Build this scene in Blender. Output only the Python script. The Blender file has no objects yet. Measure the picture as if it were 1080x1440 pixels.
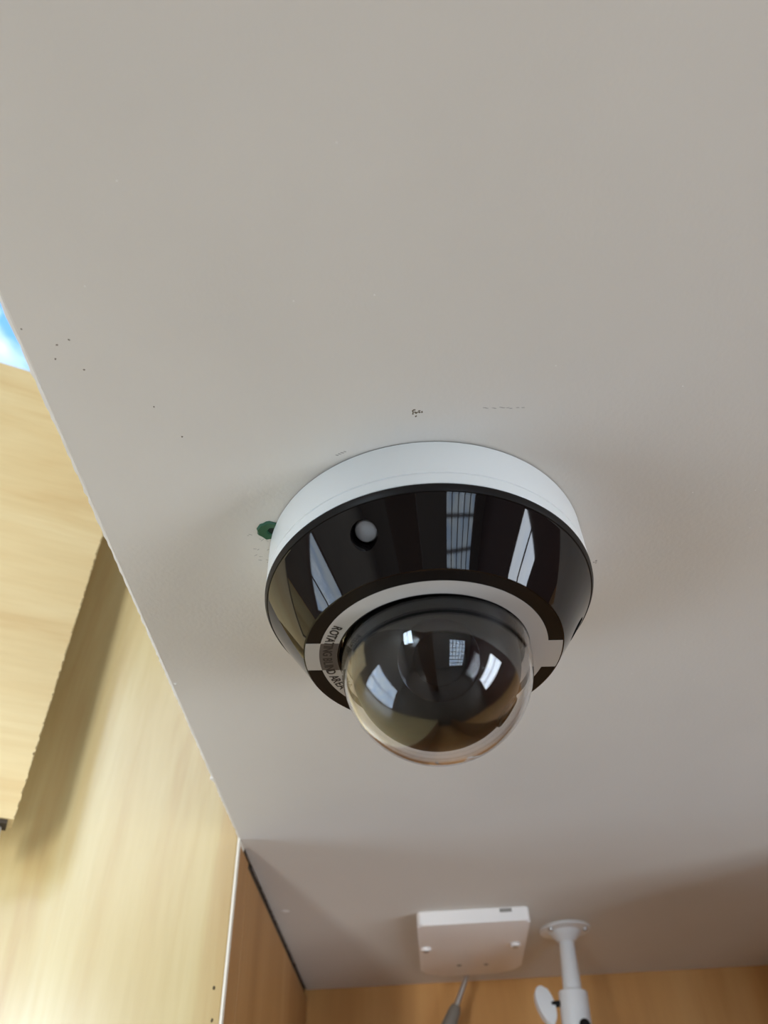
import bpy, bmesh, math, random
from mathutils import Vector, Matrix
random.seed(7)
sc = bpy.context.scene
COL = sc.collection
R = math.radians

# ------------------------------------------------------------------ camera
EYE = 2.60                       # height of the phone above the floor
right = Vector((0.9977, 0.0593, -0.0324)); fwd = Vector((-0.0182, 0.6982, 0.7157)).normalized()
right = (right - fwd * right.dot(fwd)).normalized(); upv = right.cross(fwd)
cd = bpy.data.cameras.new('camera'); cam = bpy.data.objects.new('camera', cd); COL.objects.link(cam)
M3 = Matrix((right, upv, -fwd)).transposed()
cam.matrix_world = Matrix.Translation((0, 0, EYE)) @ M3.to_4x4()
cd.sensor_fit = 'VERTICAL'; cd.lens = 6.8; cd.sensor_height = 6.8 * 1440 / 1104.94
cd.clip_start = 0.01; cd.clip_end = 100
cd.dof.use_dof = True; cd.dof.focus_distance = 0.385; cd.dof.aperture_fstop = 2.4
sc.camera = cam

# ------------------------------------------------------------------ world, daylight, exposure
w = bpy.data.worlds.new('sky'); sc.world = w; w.use_nodes = True
nt = w.node_tree; nt.nodes.clear()
out = nt.nodes.new('ShaderNodeOutputWorld'); bg = nt.nodes.new('ShaderNodeBackground')
tc = nt.nodes.new('ShaderNodeTexCoord'); nz = nt.nodes.new('ShaderNodeTexNoise'); rp = nt.nodes.new('ShaderNodeValToRGB')
nz.inputs['Scale'].default_value = 14.0; nz.inputs['Detail'].default_value = 5; nz.inputs['Distortion'].default_value = .4
rp.color_ramp.elements[0].position = .40; rp.color_ramp.elements[0].color = (.16, .42, .85, 1)
rp.color_ramp.elements[1].position = .62; rp.color_ramp.elements[1].color = (.85, .95, 1, 1)
nt.links.new(tc.outputs['Generated'], nz.inputs['Vector']); nt.links.new(nz.outputs['Fac'], rp.inputs['Fac'])
nt.links.new(rp.outputs['Color'], bg.inputs['Color']); nt.links.new(bg.outputs['Background'], out.inputs['Surface'])
bg.inputs['Strength'].default_value = 2.6

def area(name, loc, rot, sx, sy, power, col):
    l = bpy.data.lights.new(name, 'AREA'); l.shape = 'RECTANGLE'; l.size = sx; l.size_y = sy
    l.energy = power; l.color = col
    o = bpy.data.objects.new(name, l); COL.objects.link(o); o.location = loc; o.rotation_euler = rot
    return o
# daylight standing in the windows of the room (rear left, rear right, left wall, glazed roof)
area('window_daylight', (-1.20, -3.60, 1.60), (R(90), 0, 0), .8, 2.2, 225, (1, .975, .93))
area('window_daylight', (1.70, -3.60, 1.35), (R(90), 0, 0), 1.5, 2.5, 42, (.80, .90, 1))
area('window_daylight', (-3.10, .14, 1.40), (0, R(-90), 0), 2.4, 1.68, 54, (.84, .92, 1))
area('window_daylight', (3.10, -.75, 1.40), (0, R(90), 0), 2.2, 1.1, 105, (.92, .95, 1))
area('window_daylight', (-2.35, -3.60, 3.20), (R(90), 0, 0), 1.0, 1.2, 90, (.80, .92, 1))
area('skylight_daylight', (-.70, -1.95, 4.12), (0, 0, 0), 3.4, 2.3, 110, (1, .98, .95))

sc.view_settings.view_transform = 'Standard'; sc.view_settings.look = 'None'
sc.view_settings.gamma = 1; sc.view_settings.use_curve_mapping = False
sc.view_settings.exposure = -0.09
sc.cycles.use_denoising = True
sc.cycles.max_bounces = 14; sc.cycles.diffuse_bounces = 5; sc.cycles.transmission_bounces = 10; sc.cycles.transparent_max_bounces = 12

# ------------------------------------------------------------------ materials
def mat(name, col=(.8, .8, .8), rough=.5, metal=0, spec=.5, coat=0, trans=0, ior=1.5):
    m = bpy.data.materials.new(name); m.use_nodes = True
    b = m.node_tree.nodes['Principled BSDF']
    b.inputs['Base Color'].default_value = (*col, 1); b.inputs['Roughness'].default_value = rough
    b.inputs['Metallic'].default_value = metal; b.inputs['Specular IOR Level'].default_value = spec
    b.inputs['Coat Weight'].default_value = coat; b.inputs['Coat Roughness'].default_value = .02
    b.inputs['Transmission Weight'].default_value = trans; b.inputs['IOR'].default_value = ior
    return m
def N(m, t): return m.node_tree.nodes.new(t)
def L(m, a, b): m.node_tree.links.new(a, b)
def bsdf(m): return m.node_tree.nodes['Principled BSDF']
def noise(m, scale, detail=4, dist=0., vec=None, rough=.5):
    n = N(m, 'ShaderNodeTexNoise'); n.inputs['Scale'].default_value = scale; n.inputs['Detail'].default_value = detail
    n.inputs['Distortion'].default_value = dist; n.inputs['Roughness'].default_value = rough
    if vec is not None: L(m, vec, n.inputs['Vector'])
    return n
def ramp(m, fac, stops):
    r = N(m, 'ShaderNodeValToRGB'); e = r.color_ramp.elements
    while len(e) < len(stops): e.new(.5)
    for i, (p, c) in enumerate(stops): e[i].position = p; e[i].color = (*c, 1)
    L(m, fac, r.inputs['Fac']); return r
def coords(m, scale=(1, 1, 1), rot=(0, 0, 0), loc=(0, 0, 0)):
    t = N(m, 'ShaderNodeTexCoord'); p = N(m, 'ShaderNodeMapping')
    p.inputs['Scale'].default_value = scale; p.inputs['Rotation'].default_value = rot; p.inputs['Location'].default_value = loc
    L(m, t.outputs['Object'], p.inputs['Vector']); return p.outputs['Vector']
def bump(m, h, strength, dist):
    b = N(m, 'ShaderNodeBump'); b.inputs['Strength'].default_value = strength; b.inputs['Distance'].default_value = dist
    L(m, h, b.inputs['Height']); L(m, b.outputs['Normal'], bsdf(m).inputs['Normal']); return b

def painted(name, c0, c1, bscale=420, bstr=.22, bdist=.0005, rough=.75):
    m = mat(name, c0, rough, spec=.3); v = coords(m)
    n = noise(m, 6, 5, .3, v); r = ramp(m, n.outputs['Fac'], [(.35, c0), (.65, c1)])
    f = noise(m, bscale, 3, 0, v)
    L(m, r.outputs['Color'], bsdf(m).inputs['Base Color']); bump(m, f.outputs['Fac'], bstr, bdist); return m
def wood(name, stops, grain='z', rough=.4, s=1., seed=0., spec=.5):
    m = mat(name, stops[0][1], rough, spec=spec)
    sc3 = {'z': (9*s, 9*s, .9*s), 'x': (.9*s, 9*s, 9*s)}[grain]
    v = coords(m, sc3, loc=(seed, seed*.7, seed*1.3))
    n = noise(m, 1.6, 4, 1.1, v, .55); r = ramp(m, n.outputs['Fac'], stops)
    v2 = coords(m, tuple(k * 9 for k in sc3), loc=(seed, 0, 0)); f = noise(m, 2.2, 3, .2, v2)
    mx = N(m, 'ShaderNodeMix'); mx.data_type = 'RGBA'; mx.blend_type = 'MULTIPLY'; mx.inputs[0].default_value = .17
    fr = ramp(m, f.outputs['Fac'], [(.35, (.80, .74, .66)), (.6, (1, 1, 1))])
    L(m, r.outputs['Color'], mx.inputs[6]); L(m, fr.outputs['Color'], mx.inputs[7]); L(m, mx.outputs[2], bsdf(m).inputs['Base Color'])
    return m

M_CEIL = painted('soffit_paint', (.655, .622, .562), (.685, .652, .59))
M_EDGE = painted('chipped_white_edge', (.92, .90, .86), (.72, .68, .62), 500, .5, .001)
M_WALL = painted('room_wall_paint', (.22, .20, .175), (.26, .235, .20))
M_FLOOR = painted('floor_tile', (.12, .10, .08), (.145, .12, .095), 40, .1, .001, .45)
MAPLE = [(.28, (.50, .34, .138)), (.45, (.575, .445, .208)), (.60, (.615, .50, .252)), (.75, (.55, .39, .168))]
M_MAPLE_V = wood('maple_laminate_upright_grain', MAPLE, 'z', .22, 1., 2.3, .8)
M_MAPLE_H = wood('maple_laminate_level_grain', [(p, (c[0]*1.30, c[1]*1.28, c[2]*1.36)) for p, c in MAPLE], 'x', .42, 1.1, 5.1)
M_BAND = mat('cream_edge_band', (.80, .74, .62), .4)
M_SAWN = painted('sawn_chipboard', (.45, .33, .2), (.30, .21, .12), 300, .8, .002)
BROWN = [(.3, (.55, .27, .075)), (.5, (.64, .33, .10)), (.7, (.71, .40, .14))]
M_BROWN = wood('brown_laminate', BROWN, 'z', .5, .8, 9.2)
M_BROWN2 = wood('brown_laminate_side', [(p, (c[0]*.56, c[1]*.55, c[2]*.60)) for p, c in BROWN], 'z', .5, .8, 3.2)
M_BLOCKER = wood('dark_blocker_wood', [(.3, (.10, .05, .025)), (.7, (.16, .08, .04))], 'z', .5)
M_REDWOOD = wood('red_brown_wall_wood', [(.3, (.10, .035, .022)), (.7, (.15, .055, .035))], 'z', .5)
M_DARK = mat('dark_gap', (.05, .035, .02), .8)
M_WHITE = mat('white_plastic', (.81, .825, .80), .38)
M_WHITE2 = mat('white_moulded_plastic', (.90, .865, .83), .4)
M_WHITE3 = mat('white_powder_coat', (.82, .83, .83), .35)
M_GLOSS = mat('glossy_black_plastic', (.006, .005, .005), .035, spec=.36)
M_BLACK = mat('satin_black_plastic', (.007, .0055, .005), .4, spec=.2)
M_CAP = mat('pale_grey_cap', (.33, .33, .33), .5)
M_LABEL = mat('grey_white_label', (.52, .49, .445), .5)
M_LABELD = mat('smoked_label_patch', (.105, .09, .08), .4)
M_INK = mat('black_ink', (.025, .02, .018), .5)
M_BALL = mat('dark_camera_ball', (.006, .006, .006), .45, spec=.12)
M_LENS = mat('lens_glass', (.004, .004, .006), .12, spec=.25)
M_STEEL = mat('screw_steel', (.55, .55, .54), .35, 1)
M_GREEN = mat('green_nylon', (.006, .08, .034), .4)
M_GREEND = mat('dark_green_hole', (.002, .010, .005), .8)
M_STAIN = mat('brown_stain', (.09, .06, .025), .9)
M_SCUFF = mat('grey_scuff', (.30, .28, .25), .9)
M_CHIP = mat('white_chip', (.85, .84, .80), .8)
M_GREY = mat('grey_cable', (.22, .20, .17), .5)
M_SILVER = mat('silver_tip', (.6, .58, .55), .35, .8)
M_FRAME = mat('window_frame_paint', (.18, .10, .06), .5)
M_GLASS = mat('clear_acrylic', (1, 1, 1), 0, trans=1, ior=1.47)

def pane_mat(name, tint, refl=.06):
    m = bpy.data.materials.new(name); m.use_nodes = True; t = m.node_tree; t.nodes.clear()
    o = t.nodes.new('ShaderNodeOutputMaterial'); a = t.nodes.new('ShaderNodeBsdfTransparent'); g = t.nodes.new('ShaderNodeBsdfGlossy')
    x = t.nodes.new('ShaderNodeMixShader'); a.inputs[0].default_value = (*tint, 1); g.inputs['Roughness'].default_value = .02; x.inputs[0].default_value = refl
    t.links.new(a.outputs[0], x.inputs[1]); t.links.new(g.outputs[0], x.inputs[2]); t.links.new(x.outputs[0], o.inputs[0]); return m
M_PANE = pane_mat('window_glass', (.96, .98, 1))
M_SKYPANE = pane_mat('blue_tinted_skylight_glass', (.80, .84, .86))

# ------------------------------------------------------------------ builders
def link(name, me, m, parent=None, loc=None, kind=None):
    if m and not me.materials: me.materials.append(m)
    o = bpy.data.objects.new(name, me); COL.objects.link(o)
    if parent: o.parent = parent
    if loc: o.location = loc
    if kind: o['kind'] = kind
    return o
def fin(bm, name, m, parent=None, loc=None, smooth=None, kind=None):
    bmesh.ops.recalc_face_normals(bm, faces=bm.faces)
    me = bpy.data.meshes.new(name); bm.to_mesh(me); bm.free()
    if smooth is not None:
        me.polygons.foreach_set('use_smooth', [True] * len(me.polygons)); me.set_sharp_from_angle(angle=R(smooth))
    return link(name, me, m, parent, loc, kind)
def tag(o, label, cat, group=None):
    o['label'] = label; o['category'] = cat
    if group: o['group'] = group
    return o
def thing(name, label, cat, loc, rotz=0):
    o = bpy.data.objects.new(name, None); COL.objects.link(o); o.location = loc; o.rotation_euler = (0, 0, rotz)
    o.empty_display_size = .05
    return tag(o, label, cat)
def add_box(bm, lo, hi, bev=0, seg=2):
    lo, hi = Vector(lo), Vector(hi)
    r = bmesh.ops.create_cube(bm, size=1, matrix=Matrix.Translation((lo + hi) / 2) @ Matrix.Diagonal((*(hi - lo), 1)))
    if bev:
        es = list({e for v in r['verts'] for e in v.link_edges})
        bmesh.ops.bevel(bm, geom=es, offset=bev, segments=seg, affect='EDGES', profile=.5)
def box(name, lo, hi, m, parent=None, bev=0, kind=None, loc=None, smooth=None):
    bm = bmesh.new(); add_box(bm, lo, hi, bev); return fin(bm, name, m, parent, loc, smooth, kind)
def lathe_bm(prof, seg=96, closed=False):
    """prof: list of (r, z); closed joins last to first (a ring); r = 0 ends become poles"""
    bm = bmesh.new(); rings = []
    for r, z in prof:
        if r < 1e-7: rings.append([bm.verts.new((0, 0, z))])
        else: rings.append([bm.verts.new((r * math.cos(2*math.pi*i/seg), r * math.sin(2*math.pi*i/seg), z)) for i in range(seg)])
    pairs = list(zip(rings, rings[1:])) + ([(rings[-1], rings[0])] if closed else [])
    for a, b in pairs:
        for i in range(seg):
            j = (i + 1) % seg
            if len(a) == 1 and len(b) == 1: continue
            if len(a) == 1: bm.faces.new((a[0], b[i], b[j]))
            elif len(b) == 1: bm.faces.new((a[i], b[0], a[j]))
            else: bm.faces.new((a[i], b[i], b[j], a[j]))
    return bm
def lathe(name, prof, m, parent=None, seg=96, closed=False, loc=None, smooth=30):
    return fin(lathe_bm(prof, seg, closed), name, m, parent, loc, smooth)
def align(o, direction):
    o.rotation_mode = 'QUATERNION'; o.rotation_quaternion = Vector(direction).to_track_quat('Z', 'Y')
def tube_bm(pts, rads, seg=20):
    bm = bmesh.new(); rings = []
    pts = [Vector(p) for p in pts]; ref = Vector((.3, 1, .2)).normalized()
    for i, p in enumerate(pts):
        t = (pts[min(i+1, len(pts)-1)] - pts[max(i-1, 0)]).normalized()
        a = t.cross(ref).normalized(); b = t.cross(a)
        rings.append([bm.verts.new(p + rads[i] * (a * math.cos(2*math.pi*k/seg) + b * math.sin(2*math.pi*k/seg))) for k in range(seg)])
    for A, B in zip(rings, rings[1:]):
        for k in range(seg): bm.faces.new((A[k], A[(k+1) % seg], B[(k+1) % seg], B[k]))
    bm.faces.new(rings[0]); bm.faces.new(rings[-1]); return bm
def prism_bm(poly, z0, z1):
    bm = bmesh.new(); a = [bm.verts.new((x, y, z0)) for x, y in poly]; b = [bm.verts.new((x, y, z1)) for x, y in poly]
    n = len(poly); bm.faces.new(a); bm.faces.new(b)
    for i in range(n): bm.faces.new((a[i], a[(i+1) % n], b[(i+1) % n], b[i]))
    return bm

# ------------------------------------------------------------------ the room
CZ = EYE + 0.2741               # underside of the lowered ceiling board
XE, YB, Y1 = -0.1446, 1.0482, 0.6256
ROOM = dict(x0=-3.0, x1=3.0, y0=-3.5, z1=4.0)
floor = box('floor', (-3.1, -3.6, -.1), (3.1, YB + .1, 0), M_FLOOR, kind='structure')
box('wall_back', (-3.0, YB, 0), (3.0, YB + .08, 4.0), M_BROWN, kind='structure')

def wall_with_hole(name, axis, pos, thick, a0, a1, b0, b1, holes, m):
    """wall of boxes around rectangular openings; axis 'y' = faces along y (a = x, b = z), 'x' = (a = y, b = z), 'z' = (a = x, b = y)"""
    As = sorted({a0, a1, *[h[0] for h in holes], *[h[1] for h in holes]}); bm = bmesh.new()
    def put(la, ha, lb, hb):
        if axis == 'y': add_box(bm, (la, pos, lb), (ha, pos + thick, hb))
        elif axis == 'x': add_box(bm, (pos, la, lb), (pos + thick, ha, hb))
        else: add_box(bm, (la, lb, pos), (ha, hb, pos + thick))
    for la, ha in zip(As, As[1:]):
        cur = b0
        for h in sorted([h for h in holes if h[0] <= la + 1e-6 and h[1] >= ha - 1e-6], key=lambda h: h[2]):
            if h[2] > cur: put(la, ha, cur, h[2])
            cur = h[3]
        if cur < b1: put(la, ha, cur, b1)
    return fin(bm, name, m, kind='structure')
W1 = (-1.6, -.8, .5, 2.7); W2 = (.95, 2.45, .1, 2.6); W3 = (-.7, .98, .2, 2.6); W7 = (-1.3, -.2, .3, 2.5); W4 = (-2.85, -1.85, 2.6, 3.8)
wall_with_hole('wall_behind', 'y', -3.6, .1, -3.0, 3.0, 0, 4.0, [W1, W2, W4], M_WALL)
wall_with_hole('wall_left', 'x', -3.1, .1, -3.5, YB, 0, 4.0, [W3], M_WALL)
wall_with_hole('wall_right', 'x', 3.0, .1, -3.5, YB, 0, 4.0, [W7], M_REDWOOD)
SK = (-1.05, -.55, .55, 1.0); SK2 = (-2.4, 1.0, -3.1, -.8)
wall_with_hole('ceiling_upper', 'z', 4.0, .1, -3.0, 3.0, -3.5, YB, [SK, SK2], M_WALL)

def window(name, axis, pos, w_, nx, nz_, fr=.05, bar=.03):
    a0, a1, b0, b1 = w_
    def bb(la, ha, lb, hb, d0=-.02, d1=.03):
        if axis == 'y': return (la, pos + d0, lb), (ha, pos + d1, hb)
        if axis == 'x': return (pos + d0, la, lb), (pos + d1, ha, hb)
        return (la, lb, pos + d0), (ha, hb, pos + d1)
    bm = bmesh.new()
    for q in ((a0, a0+fr, b0, b1), (a1-fr, a1, b0, b1), (a0+fr, a1-fr, b0, b0+fr), (a0+fr, a1-fr, b1-fr, b1)): add_box(bm, *bb(*q))
    f = fin(bm, name, M_FRAME, kind='structure')
    for i in range(1, nx):
        x = a0 + (a1-a0) * i / nx; box('muntin', *bb(x-bar/2, x+bar/2, b0+fr, b1-fr, -.015, .02), M_FRAME, f)
    for i in range(1, nz_):
        z = b0 + (b1-b0) * i / nz_; box('muntin', *bb(a0+fr, a1-fr, z-bar/2, z+bar/2, -.013, .018), M_FRAME, f)
    box('pane', *bb(a0+fr, a1-fr, b0+fr, b1-fr, 0, .004), M_SKYPANE if name == 'window_4' else M_PANE, f)
    return f
window('window_1', 'y', -3.55, W1, 1, 2, .06, .05)
window('window_2', 'y', -3.55, W2, 5, 7, .05, .035)
window('window_3', 'x', -3.05, W3, 2, 1, .06, .05)
window('window_6', 'y', -3.55, W4, 2, 1, .05, .04)
window('window_7', 'x', 3.05, W7, 2, 1, .06, .05)
window('window_4', 'z', 4.05, SK, 1, 1, .04, .03)
window('window_5', 'z', 4.05, SK2, 9, 6, .05, .04)

box('light_blocker', (-.576, -1.35, 0), (-.10, -1.15, 4.0), M_BLOCKER, kind='structure')  # added unseen column, keeps rear window light off the dome camera

# lowered ceiling board, its left edge chipped and catching the light
def jag(n, amp, spike=.06, sp=2.5):
    return [random.gauss(0, amp) * (sp if random.random() < spike else 1) for _ in range(n)]
ceiling = box('ceiling', (XE, -.35, CZ), (1.6, YB, CZ + .018), M_CEIL, kind='structure')
n = 420; ys = [-.35 + (YB + .35) * i / n for i in range(n + 1)]; j = jag(n + 1, .00016); j2 = jag(n + 1, .00022, .05, 3)
bm = bmesh.new(); A, B, Cc, D = [], [], [], []
for y, a, b_ in zip(ys, j, j2):
    A.append(bm.verts.new((XE + .0004 + a, y, CZ - .00008))); B.append(bm.verts.new((XE - .0017 + b_, y, CZ + .0009)))
    Cc.append(bm.verts.new((XE - .0017, y, CZ + .018))); D.append(bm.verts.new((XE + .0004, y, CZ + .018)))
for i in range(n):
    for P, Q in ((A, B), (B, Cc), (Cc, D), (D, A)): bm.faces.new((P[i], P[i+1], Q[i+1], Q[i]))
bm.faces.new((A[0], B[0], Cc[0], D[0])); bm.faces.new((A[-1], B[-1], Cc[-1], D[-1]))
fin(bm, 'edge_strip', M_EDGE, ceiling)

# brown side of the recess under the ceiling board, with a vertical joint
alcove = box('wall_alcove', (XE - .020, Y1 + .018, 0), (XE - .003, YB, CZ + .018), M_DARK, kind='structure')  # dark backing: shade of the gap above the panels put into its colour
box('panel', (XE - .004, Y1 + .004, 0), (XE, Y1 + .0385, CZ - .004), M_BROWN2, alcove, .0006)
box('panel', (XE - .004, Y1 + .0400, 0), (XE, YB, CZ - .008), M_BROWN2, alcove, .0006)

box('alcove_light_blocker', (.47, Y1 + .01, 0), (.488, YB, CZ), M_BROWN2, kind='structure')  # added side wall, out of view, holds right-hand light off the recess ceiling

# pale maple board facing the room, left of the recess
t = thing('wood_board', 'tall pale maple board with upright grain beside the brown recess', 'board', (XE, Y1, 0))
box('face_board', (-1.2, 0, 0), (-.0022, .018, EYE + .76), M_MAPLE_V, t, .0008)
box('edge_band', (-.0022, -.0006, 0), (-.0004, .0182, EYE + .76), M_BAND, t, .0003)

bm = bmesh.new(); rr_ = random.Random(5)
for x, z in ((-.0085, .168), (-.0075, .148)):
    ring = [bm.verts.new((x + .0010*math.cos(6.283*i/9)*rr_.uniform(.6, 1.2), -.0001, EYE + z + .0014*math.sin(6.283*i/9))) for i in range(9)]
    c_ = bm.verts.new((x, -.0004, EYE + z))
    for i in range(9): bm.faces.new((c_, ring[i], ring[(i+1) % 9]))
fin(bm, 'nail_marks', M_STAIN, t)

# nearer board standing off it at an angle, grain level, right edge roughly sawn
ang = math.atan2(.454, .891)
t = thing('sawn_board', 'pale maple board with level grain and a roughly sawn right edge at upper left', 'board', (-.3060, .5656, EYE + .273), ang)
hgt = .522; n = 300; jj = jag(n + 1, .00030, .12, 2.2)
bm = bmesh.new(); prev = None
for i in range(n + 1):
    z = hgt * i / n
    row = [bm.verts.new((-.62, 0, z)), bm.verts.new((jj[i], 0, z)), bm.verts.new((jj[i] * .6 - .0005, .016, z)), bm.verts.new((-.62, .016, z))]
    if prev:
        for k in range(4):
            fc = bm.faces.new((prev[k], prev[(k+1) % 4], row[(k+1) % 4], row[k])); fc.material_index = 1 if k == 1 else 0
    else: bm.faces.new(row)
    prev = row
bm.faces.new(prev)
o = fin(bm, 'face_board', M_MAPLE_H, t); o.data.materials.append(M_SAWN)
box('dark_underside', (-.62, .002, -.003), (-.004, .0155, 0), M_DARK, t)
bm = bmesh.new(); add_box(bm, (-.020, .004, -.014), (-.0065, .030, -.004), .002); fin(bm, 'hinge', M_SILVER, t)

# ------------------------------------------------------------------ dome camera
U = .08
DX, DY = .0121, .3048
cam_t = thing('dome_camera', 'white and glossy black dome security camera hanging from the ceiling board', 'security camera', (DX, DY, CZ), R(4.5))
P = lambda pr: [(r * U, -z * U) for r, z in pr]
lathe('contact_ring', P([(.9, 0), (.998, 0), (.998, .008), (.9, .008)]), M_BLACK, cam_t, 192, True)  # thin black ring drawing the dark line where base meets ceiling
lathe('base', P([(.9, .008), (1.002, .008), (1.003, .011), (1.0025, .262), (.995, .266), (.9, .266)]), M_WHITE, cam_t, 192, True)
lathe('base_ring', P([(.9, .270), (.995, .270), (1.0025, .274), (1.0015, .345), (.994, .352), (.9, .352)]), M_WHITE, cam_t, 192, True)
# glossy shroud with three screw recesses
lathe('lip', P([(.9, .3525), (1.001, .3525), (1.005, .357), (1.004, .372), (.990, .3985), (.9, .3985)]), M_BLACK, cam_t, 192, True)
prof = P([(.62, .399), (.982, .399), (.984, .401), (.979, .410), (.770, .718), (.757, .7385), (.748, .7405), (.62, .7405)])
sh = lathe('shroud', prof, M_GLOSS, cam_t, 256, True)
th = math.atan2(.306, .209)
cone_n = Vector((math.sin(th), 0, -math.cos(th)))          # outward normal of the cone at azimuth 0
HOLES = [-117, 3, 123]
cbm = bmesh.new()
for az in HOLES:
    q = Matrix.Rotation(R(az), 4, 'Z'); ctr = q @ Vector((.895 * U, 0, -.535 * U)); nn = q @ cone_n
    nn = (nn + Vector((0, 0, -.85))).normalized()
    m4 = Matrix.Translation(ctr - nn * .002) @ nn.to_track_quat('Z', 'Y').to_matrix().to_4x4()
    bmesh.ops.create_cone(cbm, cap_ends=True, segments=40, radius1=.0062, radius2=.0062, depth=.020, matrix=m4)
cut = fin(cbm, 'cutter', M_BLACK)
cut.parent = cam_t
bo = sh.modifiers.new('b', 'BOOLEAN'); bo.object = cut; bo.operation = 'DIFFERENCE'; bo.solver = 'EXACT'
bpy.context.view_layer.update()
dg = bpy.context.evaluated_depsgraph_get()
me = bpy.data.meshes.new_from_object(sh.evaluated_get(dg)); sh.modifiers.clear(); sh.data = me
me.polygons.foreach_set('use_smooth', [True] * len(me.polygons)); me.set_sharp_from_angle(angle=R(30))
bpy.data.objects.remove(cut, do_unlink=True)
for az in HOLES:
    q = Matrix.Rotation(R(az), 4, 'Z'); ctr = q @ Vector((.895 * U, 0, -.535 * U)); nn = q @ cone_n
    nn = (nn + Vector((0, 0, -.85))).normalized()
    s_ = lathe('screw_cap', [(0, .0004), (.0030, .00035), (.0046, .0001), (.0051, -.0006), (.0051, -.004), (0, -.004)], M_CAP, cam_t, 48)
    s_.location = ctr - nn * .0050 - Vector((0, 0, -.0002)); align(s_, nn)
# flat ring under the shroud: black band, grey-white label ring with two tabs, lettering
ZB = -.7412 * U
lathe('band', [(.748*U, ZB), (.60*U, ZB), (.60*U, ZB + .002), (.748*U, ZB + .002)], M_BLACK, cam_t, 192, True)
lab = lathe('label_ring', [(.6654*U, ZB - .0001), (.562*U, ZB - .0001), (.562*U, ZB + .001), (.6654*U, ZB + .001)], M_LABEL, cam_t, 192, True)
def sector(r0, r1, hw, side, z, name, m, par):
    poly = []
    a0, a1 = math.asin(hw / r0), math.asin(hw / r1)
    k = 14
    poly += [(r1*math.cos(-a1 + 2*a1*i/k), r1*math.sin(-a1 + 2*a1*i/k)) for i in range(k+1)]
    poly += [(r0*math.cos(a0 - 2*a0*i/k), r0*math.sin(a0 - 2*a0*i/k)) for i in range(k+1)]
    poly = [(side * x * U, side * y * U) for x, y in poly]
    return fin(prism_bm(poly, z, z + .0003), name, m, par)
sector(.660, .748, .130, 1, ZB - .00012, 'label_tab', M_LABEL, lab)
sector(.6654, .748, .130, -1, ZB - .00012, 'label_tab', M_LABEL, lab)
sector(.563, .6654, .130, -1, ZB - .00016, 'smoked_patch', M_LABELD, lab)
txt = 'ROTATING BLIND AREA'
adv = {'I': .42, ' ': .45, 'R': .95, 'O': 1.08, 'T': .85, 'A': .98, 'N': 1.05, 'G': 1.05, 'B': .95, 'L': .78, 'D': 1.03, 'E': .85}
size = .054 * U / .73; rt = .618 * U
tot = sum(adv[ch] for ch in txt); per = R(59.0) / tot
cur = R(207.5); lbm = bmesh.new()
for ch in txt:
    a = cur - per * adv[ch] / 2; cur -= per * adv[ch]
    if ch == ' ': continue
    cu = bpy.data.curves.new('glyph', 'FONT'); cu.body = ch; cu.size = size; cu.align_x = 'CENTER'; cu.align_y = 'CENTER'; cu.extrude = .00004; cu.resolution_u = 3; cu.offset = .00014
    go = bpy.data.objects.new('glyph', cu); COL.objects.link(go)
    dg = bpy.context.evaluated_depsgraph_get(); gm = bpy.data.meshes.new_from_object(go.evaluated_get(dg))
    bpy.data.objects.remove(go, do_unlink=True)
    # seen from below: letter tops point to the axis, reading runs clockwise in plan
    radial = Vector((math.cos(a), math.sin(a), 0)); tang = Vector((math.sin(a), -math.cos(a), 0))
    ys_ = [v.co.y for v in gm.vertices]; yc = (min(ys_) + max(ys_)) / 2
    xs_ = [v.co.x for v in gm.vertices]; xc = (min(xs_) + max(xs_)) / 2
    for v in gm.vertices:
        x, y, z = v.co; v.co = radial * rt + tang * ((x - xc) * .80) - radial * (y - yc) + Vector((0, 0, ZB - .00018 - z))
    lbm.from_mesh(gm); bpy.data.meshes.remove(gm)
me = bpy.data.meshes.new('lettering'); lbm.to_mesh(me); lbm.free(); link('lettering', me, M_INK, lab)
# seat ring, clear dome and the dark ball inside it
SX = .0010
lathe('dome_seat', [(.562*U, ZB + .0002), (.550*U, ZB + .0002), (.550*U, ZB + .012), (.562*U, ZB + .012)], M_BLACK, cam_t, 128, True)
def dome_prof(r, zc, ztop, n_=40):
    return [(r, ztop)] + [(r * math.cos(a), zc - r * math.sin(a)) for a in [math.pi/2 * i / n_ for i in range(n_)]] + [(0, zc - r)]
zc = -.82 * U; ro, ri = .549 * U, .530 * U
outer = dome_prof(ro, zc, ZB + .004); inner = dome_prof(ri, zc, ZB + .004)[::-1]
lathe('dome', outer + inner, M_GLASS, cam_t, 160, True, loc=(SX, 0, 0), smooth=60)
ball = lathe('camera_ball', dome_prof(.488 * U, -.80 * U, ZB + .006), M_BALL, cam_t, 128, loc=(SX * .6, 0, 0), smooth=60)
cover = lathe('inner_plate', [(0, ZB + .006), (.545*U, ZB + .006), (.545*U, ZB + .007), (0, ZB + .007)], M_BALL, cam_t, 96)
def on_ball(name, d, prof, m, par):
    d = Vector(d).normalized(); o = lathe(name, prof, m, par, 64)
    o.location = Vector((0, 0, -.80 * U)) + d * (.488 * U); align(o, d); return o
lens = on_ball('lens', (-.05, -.72, -.45), [(0, -.0030), (.0100, -.0026), (.0110, -.0012), (.0165, -.0034), (.0172, -.0040), (.0172, -.008), (0, -.008)], M_LENS, ball)
on_ball('sensor_window', (.72, .02, -.62), [(0, -.0004), (.0065, -.0004), (.0075, .0003), (.0082, -.0010), (.0082, -.004), (0, -.004)], M_BLACK, ball)

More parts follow.
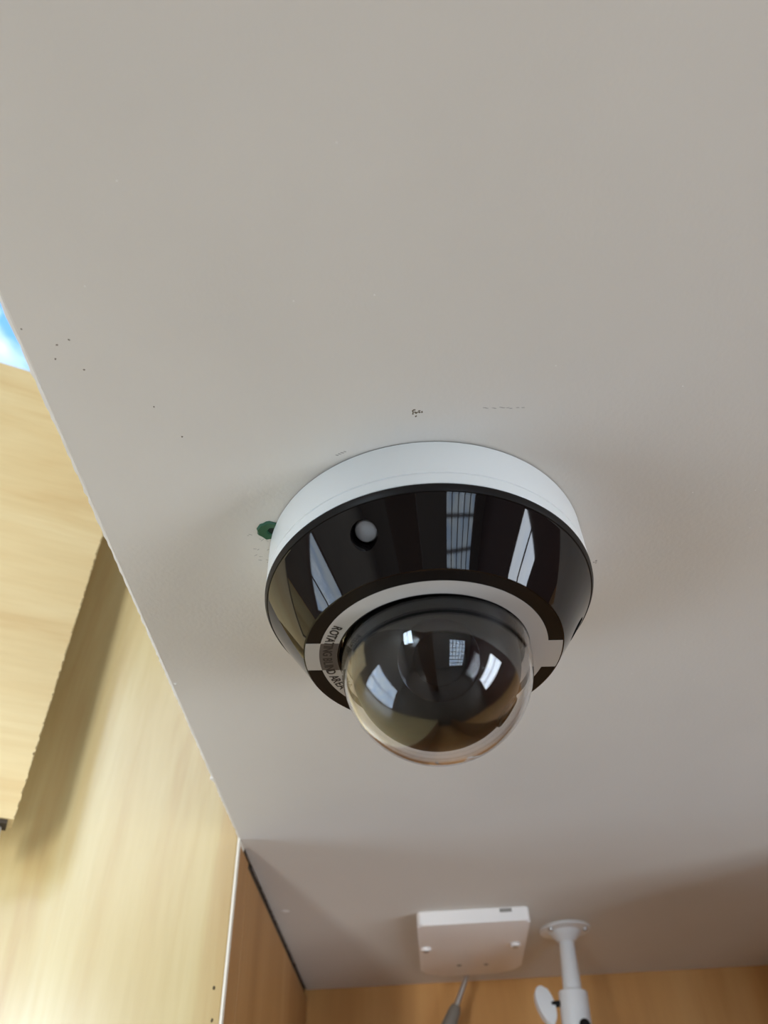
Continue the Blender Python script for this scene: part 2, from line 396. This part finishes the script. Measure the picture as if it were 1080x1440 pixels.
# ------------------------------------------------------------------ green wall plug beside the base
t = thing('wall_plug', 'green plastic wall plug sunk in the ceiling beside the white camera base', 'wall plug', (-.0641, .2748, CZ))
rng = random.Random(3)
bm = bmesh.new(); k = 22; ro_, ri_, rh, bt = [], [], [], []
for i in range(k):
    a = 2*math.pi*i/k; w_ = 1 + rng.uniform(-.09, .09); ca, sa = math.cos(a), math.sin(a)
    ro_.append(bm.verts.new((.0062*w_*ca, .0062*w_*sa, -.0001)))
    ri_.append(bm.verts.new((.0055*w_*ca, .0055*w_*sa, -.0013)))
    rh.append(bm.verts.new((.0012 + .0026*ca, .0002 + .0026*sa, -.0010)))
    bt.append(bm.verts.new((.0012 + .0020*ca, .0002 + .0020*sa, -.0002)))
for i in range(k):
    j_ = (i+1) % k
    for Pp, Q in ((ro_, ri_), (ri_, rh), (rh, bt)): bm.faces.new((Pp[i], Pp[j_], Q[j_], Q[i]))
fin(bm, 'collar', M_GREEN, t, smooth=40)
lathe('plug_hole', [(0, -.00025), (.0021, -.00025), (.0021, -.0001), (0, -.0001)], M_GREEND, t, 20, loc=(.0012, .0002, 0))  # flat dark disc, the shade of the hole's depth put into its colour

# ------------------------------------------------------------------ marks on the painted board
def fleck(bm, x, y, rx, ry, rot, seed, h=.00012):
    rg = random.Random(seed); k = 9
    c_ = bm.verts.new((x, y, -h)); ring = []
    for i in range(k):
        a = 2*math.pi*i/k; q = rg.uniform(.65, 1.2); px, py = rx*q*math.cos(a), ry*q*math.sin(a)
        ring.append(bm.verts.new((x + px*math.cos(rot) - py*math.sin(rot), y + px*math.sin(rot) + py*math.cos(rot), -.00001)))
    for i in range(k): bm.faces.new((c_, ring[i], ring[(i+1) % k]))
rg = random.Random(11)
bm = bmesh.new()
for i in range(15):
    a = rg.uniform(0, 6.28); q = rg.uniform(.3, 1) * .0024
    fleck(bm, .0108 + q*math.cos(a), .2076 + q*math.sin(a)*1.2, rg.uniform(.0002, .0007), rg.uniform(.0002, .0005), rg.uniform(0, 3), i)
fin(bm, 'filled_hole', M_STAIN, ceiling, (0, 0, CZ))
bm = bmesh.new()
for i, (x, y) in enumerate([(-.1311, .163), (-.1256, .1611), (-.134, .1694), (-.1243, .1753), (-.1423, .155), (-.101, .196), (-.093, .213)]):
    fleck(bm, x, y, .0005, .0004, i, 40 + i)
fin(bm, 'dark_specks', M_STAIN, ceiling, (0, 0, CZ))
bm = bmesh.new()
for i in range(10): fleck(bm, .040 + i*.0018 + rg.uniform(-.001, .001), .2088 + rg.uniform(-.0006, .0006) + i*.0001, .0009, .00018, rg.uniform(-.1, .2), 60 + i, .00003)
for i in range(16):
    a = rg.uniform(0, 6.28); fleck(bm, -.070 + rg.uniform(-.006, .004), .283 + rg.uniform(-.010, .016), rg.uniform(.0004, .0013), .00018, rg.uniform(-.8, .8), 80 + i, .00003)
for i in range(5): fleck(bm, .1018 + rg.uniform(-.001, .001), .3135 + rg.uniform(-.0015, .0015), .0006, .0004, rg.uniform(0, 3), 100 + i, .00003)
for i in range(4): fleck(bm, -.026 + i*.0012, .2295 + i*-.0006, .0009, .0003, .3, 120 + i, .00005)
fin(bm, 'scuffs', M_SCUFF, ceiling, (0, 0, CZ))
bm = bmesh.new()
for i in range(26): fleck(bm, rg.uniform(-.12, .3), rg.uniform(.09, .45), .0003, .0003, 0, 140 + i, .0001)
fleck(bm, -.1425, .402, .0013, .0010, .5, 190, .0006); fleck(bm, -.1330, .790, .0045, .0035, .2, 191, .0008)
fin(bm, 'paint_drips', M_CHIP, ceiling, (0, 0, CZ))

# ------------------------------------------------------------------ flat white junction box further back
t = thing('junction_box', 'flat white plastic junction box screwed to the ceiling near the back wall', 'junction box', (.0465, .815, CZ))
def rrect(x0, x1, y0, y1, rn, rf, k=8):
    pts = []
    for cx_, cy_, r_, a0 in ((x1-rn, y0+rn, rn, -90), (x1-rf, y1-rf, rf, 0), (x0+rf, y1-rf, rf, 90), (x0+rn, y0+rn, rn, 180)):
        pts += [(cx_ + r_*math.cos(R(a0 + 90*i/k)), cy_ + r_*math.sin(R(a0 + 90*i/k))) for i in range(k+1)]
    return pts
bm = prism_bm(rrect(-.0545, .0545, -.002, .162, .005, .024), -.0125, 0)
es = [e for e in bm.edges if all(abs(v.co.z + .0125) < 1e-6 for v in e.verts)]
bmesh.ops.bevel(bm, geom=es, offset=.003, segments=3, affect='EDGES', profile=.5)
fin(bm, 'body', M_WHITE2, t, smooth=35)
for x, y in ((-.0475, .066), (.0435, .066)):
    s_ = lathe('screw_boss', [(0, -.0022), (.0018, -.0022), (.0022, -.0030), (.0048, -.0030), (.0054, -.002), (.0054, 0), (0, 0)], M_WHITE2, t, 32, loc=(x, y, -.0124))
    lathe('screw', [(0, -.0024), (.0026, -.0024), (.0030, -.0018), (.0030, 0), (0, 0)], M_STEEL, s_, 24, loc=(0, 0, -.0012))
for x, y in ((-.013, .126), (.016, .128)):
    lathe('knockout', [(0, -.0004), (.0024, -.0004), (.0026, 0), (0, .0001)], M_SCUFF, t, 20, loc=(x, y, -.0124))
box('notch', (.026, -.0022, -.0042), (.038, .001, -.0006), M_SCUFF, t, .0004)

# ------------------------------------------------------------------ grey cable behind the box
t = thing('cable', 'grey cable with a silver tip hanging behind the white junction box', 'cable', (.045, 1.0, CZ))
fin(tube_bm([(.001, 0, 0), (-.0035, 0, -.0110), (-.0190, 0, -.0410)], [.0024, .0028, .0034]), 'tip', M_SILVER, t, smooth=40)
fin(tube_bm([(-.0165, 0, -.0360), (-.0185, 0, -.0400), (-.027, 0, -.056), (-.039, .001, -.084), (-.048, .004, -.125), (-.052, .008, -.20)], [.0048, .0066, .0085, .0085, .0080, .0080]), 'sleeve', M_GREY, t, smooth=40)

# ------------------------------------------------------------------ white swivel bracket
t = thing('camera_bracket', 'white metal swivel bracket hanging from the ceiling right of the junction box', 'bracket', (.1430, .884, CZ))
lathe('flange', [(0, 0), (.0260, 0), (.0265, -.0012), (.0255, -.0024), (.0165, -.0036), (.0150, -.006), (.0115, -.0095), (.0085, -.0125), (0, -.0125)], M_WHITE3, t, 64)
for a in (100, 220, 340):
    lathe('flange_screw', [(0, -.0040), (.0022, -.0040), (.0028, -.0028), (.0028, 0), (0, 0)], M_STEEL, t, 20, loc=(.0208*math.cos(R(a)), .0208*math.sin(R(a)), -.0012))
ax = Vector((-.062, 0, -1)).normalized()
pole = lathe('pole', [(0, 0), (.0072, 0), (.0074, .004), (.0092, .050), (.0092, .052), (0, .052)], M_WHITE3, t, 48); pole.location = (0, 0, -.008); align(pole, ax)
col = lathe('collar', [(0, 0), (.0130, 0), (.0140, .001), (.0140, .050), (.0130, .051), (.0135, .053), (.0135, .075), (0, .075)], M_WHITE3, t, 48); col.location = Vector((0, 0, -.008)) + ax * .049; align(col, ax)
kn = Vector((-.0315, -.001, -.068))
bm = prism_bm([(.0085*math.cos(a)*(1 + .10*math.sin(a)), .0185*math.sin(a)) for a in [2*math.pi*i/36 for i in range(36)]], -.0035, .0035)
es = [e for e in bm.edges if abs(e.verts[0].co.z - e.verts[1].co.z) < 1e-7]
bmesh.ops.bevel(bm, geom=es, offset=.0018, segments=2, affect='EDGES', profile=.5)
knob = fin(bm, 'wing_knob', M_WHITE3, t, smooth=40); knob.location = kn; knob.rotation_euler = (R(75), R(-8), R(12))
fin(tube_bm([(-.026, -.001, -.067), (-.012, 0, -.0665)], [.0028, .0028], 16), 'knob_bolt', M_BLACK, t, smooth=40)
b_ = lathe('clamp_screw', [(0, .0012), (.0030, .0012), (.0040, .0020), (.0050, .001), (.0052, -.003), (0, -.003)], M_BLACK, t, 24); b_.location = (.0005, -.0140, -.088); align(b_, (0, -1, 0))
lathe('ball_joint', [(0, -.146)] + [(.0125*math.sin(a), -.1335 - .0125*math.cos(a)) for a in [math.pi*i/12 for i in range(1, 12)]] + [(0, -.121)], M_WHITE3, t, 32, loc=(-.0075, 0, 0))
